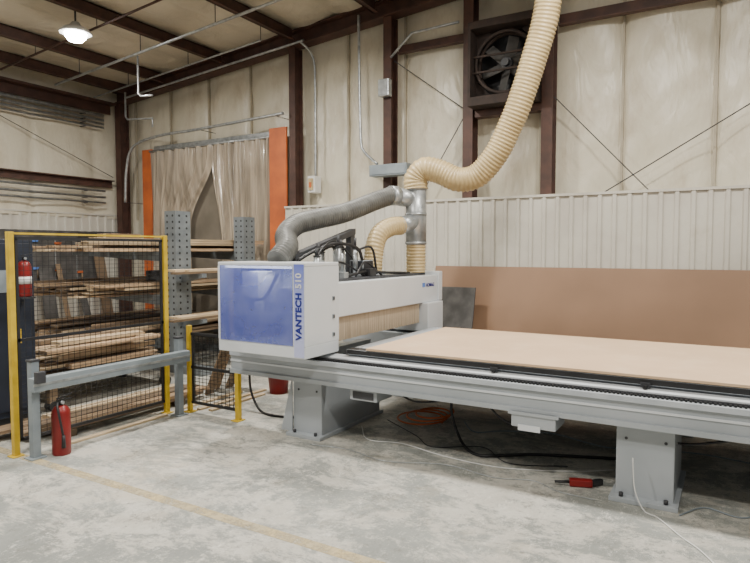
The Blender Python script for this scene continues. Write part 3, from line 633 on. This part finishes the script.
# ---------------------------------------------------------------- floor hoses, cables, line
b=B(); b.box(-7,4.5,2.55,2.63,.0005,.0015,TAPE); b.obj('trim_1',kind='structure')
def floor_tube(name,pts,r,m,lab,cat):
    b=B(); b.tube([(p[0],p[1],(p[2] if len(p)>2 else r+.001)) for p in pts],r,m,8,.03); b.obj(name,label=lab,cat=cat)
floor_tube('air_hose',[(-1.95,4.6,.49),(-1.98,4.62,.25),(-1.86,4.56,.03),(-1.65,4.38),(-1.45,4.5),(-1.27,4.62),(-.95,4.75),(-.68,4.85)],.012,BLK,'thick black hose drooping onto the floor under the table','hose')
floor_tube('power_cable',[(-2.95,3.95),(-2.6,4.0),(-2.22,3.92),(-1.8,4.08),(-1.4,4.02),(-1.14,4.1),(-.95,4.0),(-.70,3.98)],.0035,GAL,'thin pale cable snaking along the dusty floor','cable')
floor_tube('power_cable',[(-2.85,4.6),(-2.6,4.3),(-2.3,4.35),(-1.9,4.25),(-1.5,4.22),(-1.2,4.3),(-.9,4.45),(-.7,4.6)],.004,WHT,'thin pale cable lying under the table','cable')
floor_tube('power_cable',[(-2.75,4.9),(-2.3,4.6),(-2.05,4.4),(-1.7,4.6),(-1.4,4.35),(-1.0,4.5)],.004,DRK,'thin dark cable lying under the table','cable')
floor_tube('power_cable',[(-2.1,5.2),(-1.9,4.95),(-1.7,5.1),(-1.3,5.25),(-.8,5.1),(-.2,5.3),(.4,5.2)],.006,GRY,'grey cable lying beneath the machine','cable')
floor_tube('power_cable',[(-.5,4.03,.3),(-.48,3.99,.12),(-.42,3.95,.01),(-.34,3.9),(-.2,3.7),(-.095,3.57),(.05,3.3)],.004,WHT,'pale cable trailing from the machine leg across the floor','cable')
floor_tube('power_cable',[(-.23,4.0),(-.1,4.2),(.1,4.15),(.3,4.4),(.6,4.3)],.005,GRY,'grey cable on the floor beside the machine leg','cable')
floor_tube('air_hose',[(-4.1,4.5,.4),(-4.08,4.5,.2),(-3.95,4.48,.03),(-3.75,4.45),(-3.55,4.5),(-3.4,4.6)],.012,BLK,'black hose curling on the floor beside the machine','hose')
for X,sg in((-2.0,.08),(-1.2,.12),(-.1,.1),(.5,.14)):
    b=B(); b.tube([(X-.45,4.35,.5),(X-.2,4.33,.5-sg*1.5),(X+.1,4.34,.5-sg),(X+.4,4.36,.5)],.008,BLK,8); b.obj('sagging_cable',cnc)
cp=[(-2.5+ (.24-.012*i*.25)*math.cos(i*.6)+.006*i,5.05+(.26-.002*i)*math.sin(i*.6),.010+.003*i) for i in range(34)]
floor_tube('coiled_hose',cp,.008,ORG,'coiled orange air hose lying under the table','hose')
AG=empty('air_gun',(-.82,4.2,0),'small red air blow gun lying on the floor','air gun')
b=B(); b.obox((-.84,4.17,.028),(.15,.05,.05),RZ(.35),RED,.01); b.obj('body',AG)
b=B(); b.obox((-.75,4.235,.025),(.09,.035,.04),RZ(.9),BLK,.008); b.cyl((-.91,4.14,.03),(-1.0,4.11,.025),.01,BLK,8); b.obj('nozzle',AG)
# ---------------------------------------------------------------- camera, light
cam=bpy.data.cameras.new('camera'); co=bpy.data.objects.new('camera',cam); C.objects.link(co)
co.location=(0,0,1.6); co.rotation_euler=(math.radians(90-2.98),0,math.radians(30.5)); cam.lens=605/750*36; cam.sensor_width=36; S.camera=co
def area(loc,p,size,col=(1,.96,.88),name='ceiling_light'):
    l=bpy.data.lights.new('lamp','AREA'); l.energy=p; l.size=size; l.color=col; l.shape='DISK'
    o=bpy.data.objects.new(name,l); C.objects.link(o); o.location=loc; return o
area((-7.67,5.1,4.36),100,.25)
for loc in((-4.2,5.0,4.6),(-1.0,4.8,4.9),(2.2,4.8,5.0),(-4,1.3,4.6),(0,0.3,4.9),(-8,.5,4.3)):
    area(loc,170,.4)
area((-3.35,3.9,1.44),2.5,.3,(.9,.95,1),'added_enclosure_fill')  # added fill lamp, brightens the closed enclosure behind the blue window
w=bpy.data.worlds.new('w'); S.world=w; w.use_nodes=True; w.node_tree.nodes['Background'].inputs[0].default_value=(1,.97,.93,1); w.node_tree.nodes['Background'].inputs[1].default_value=.28
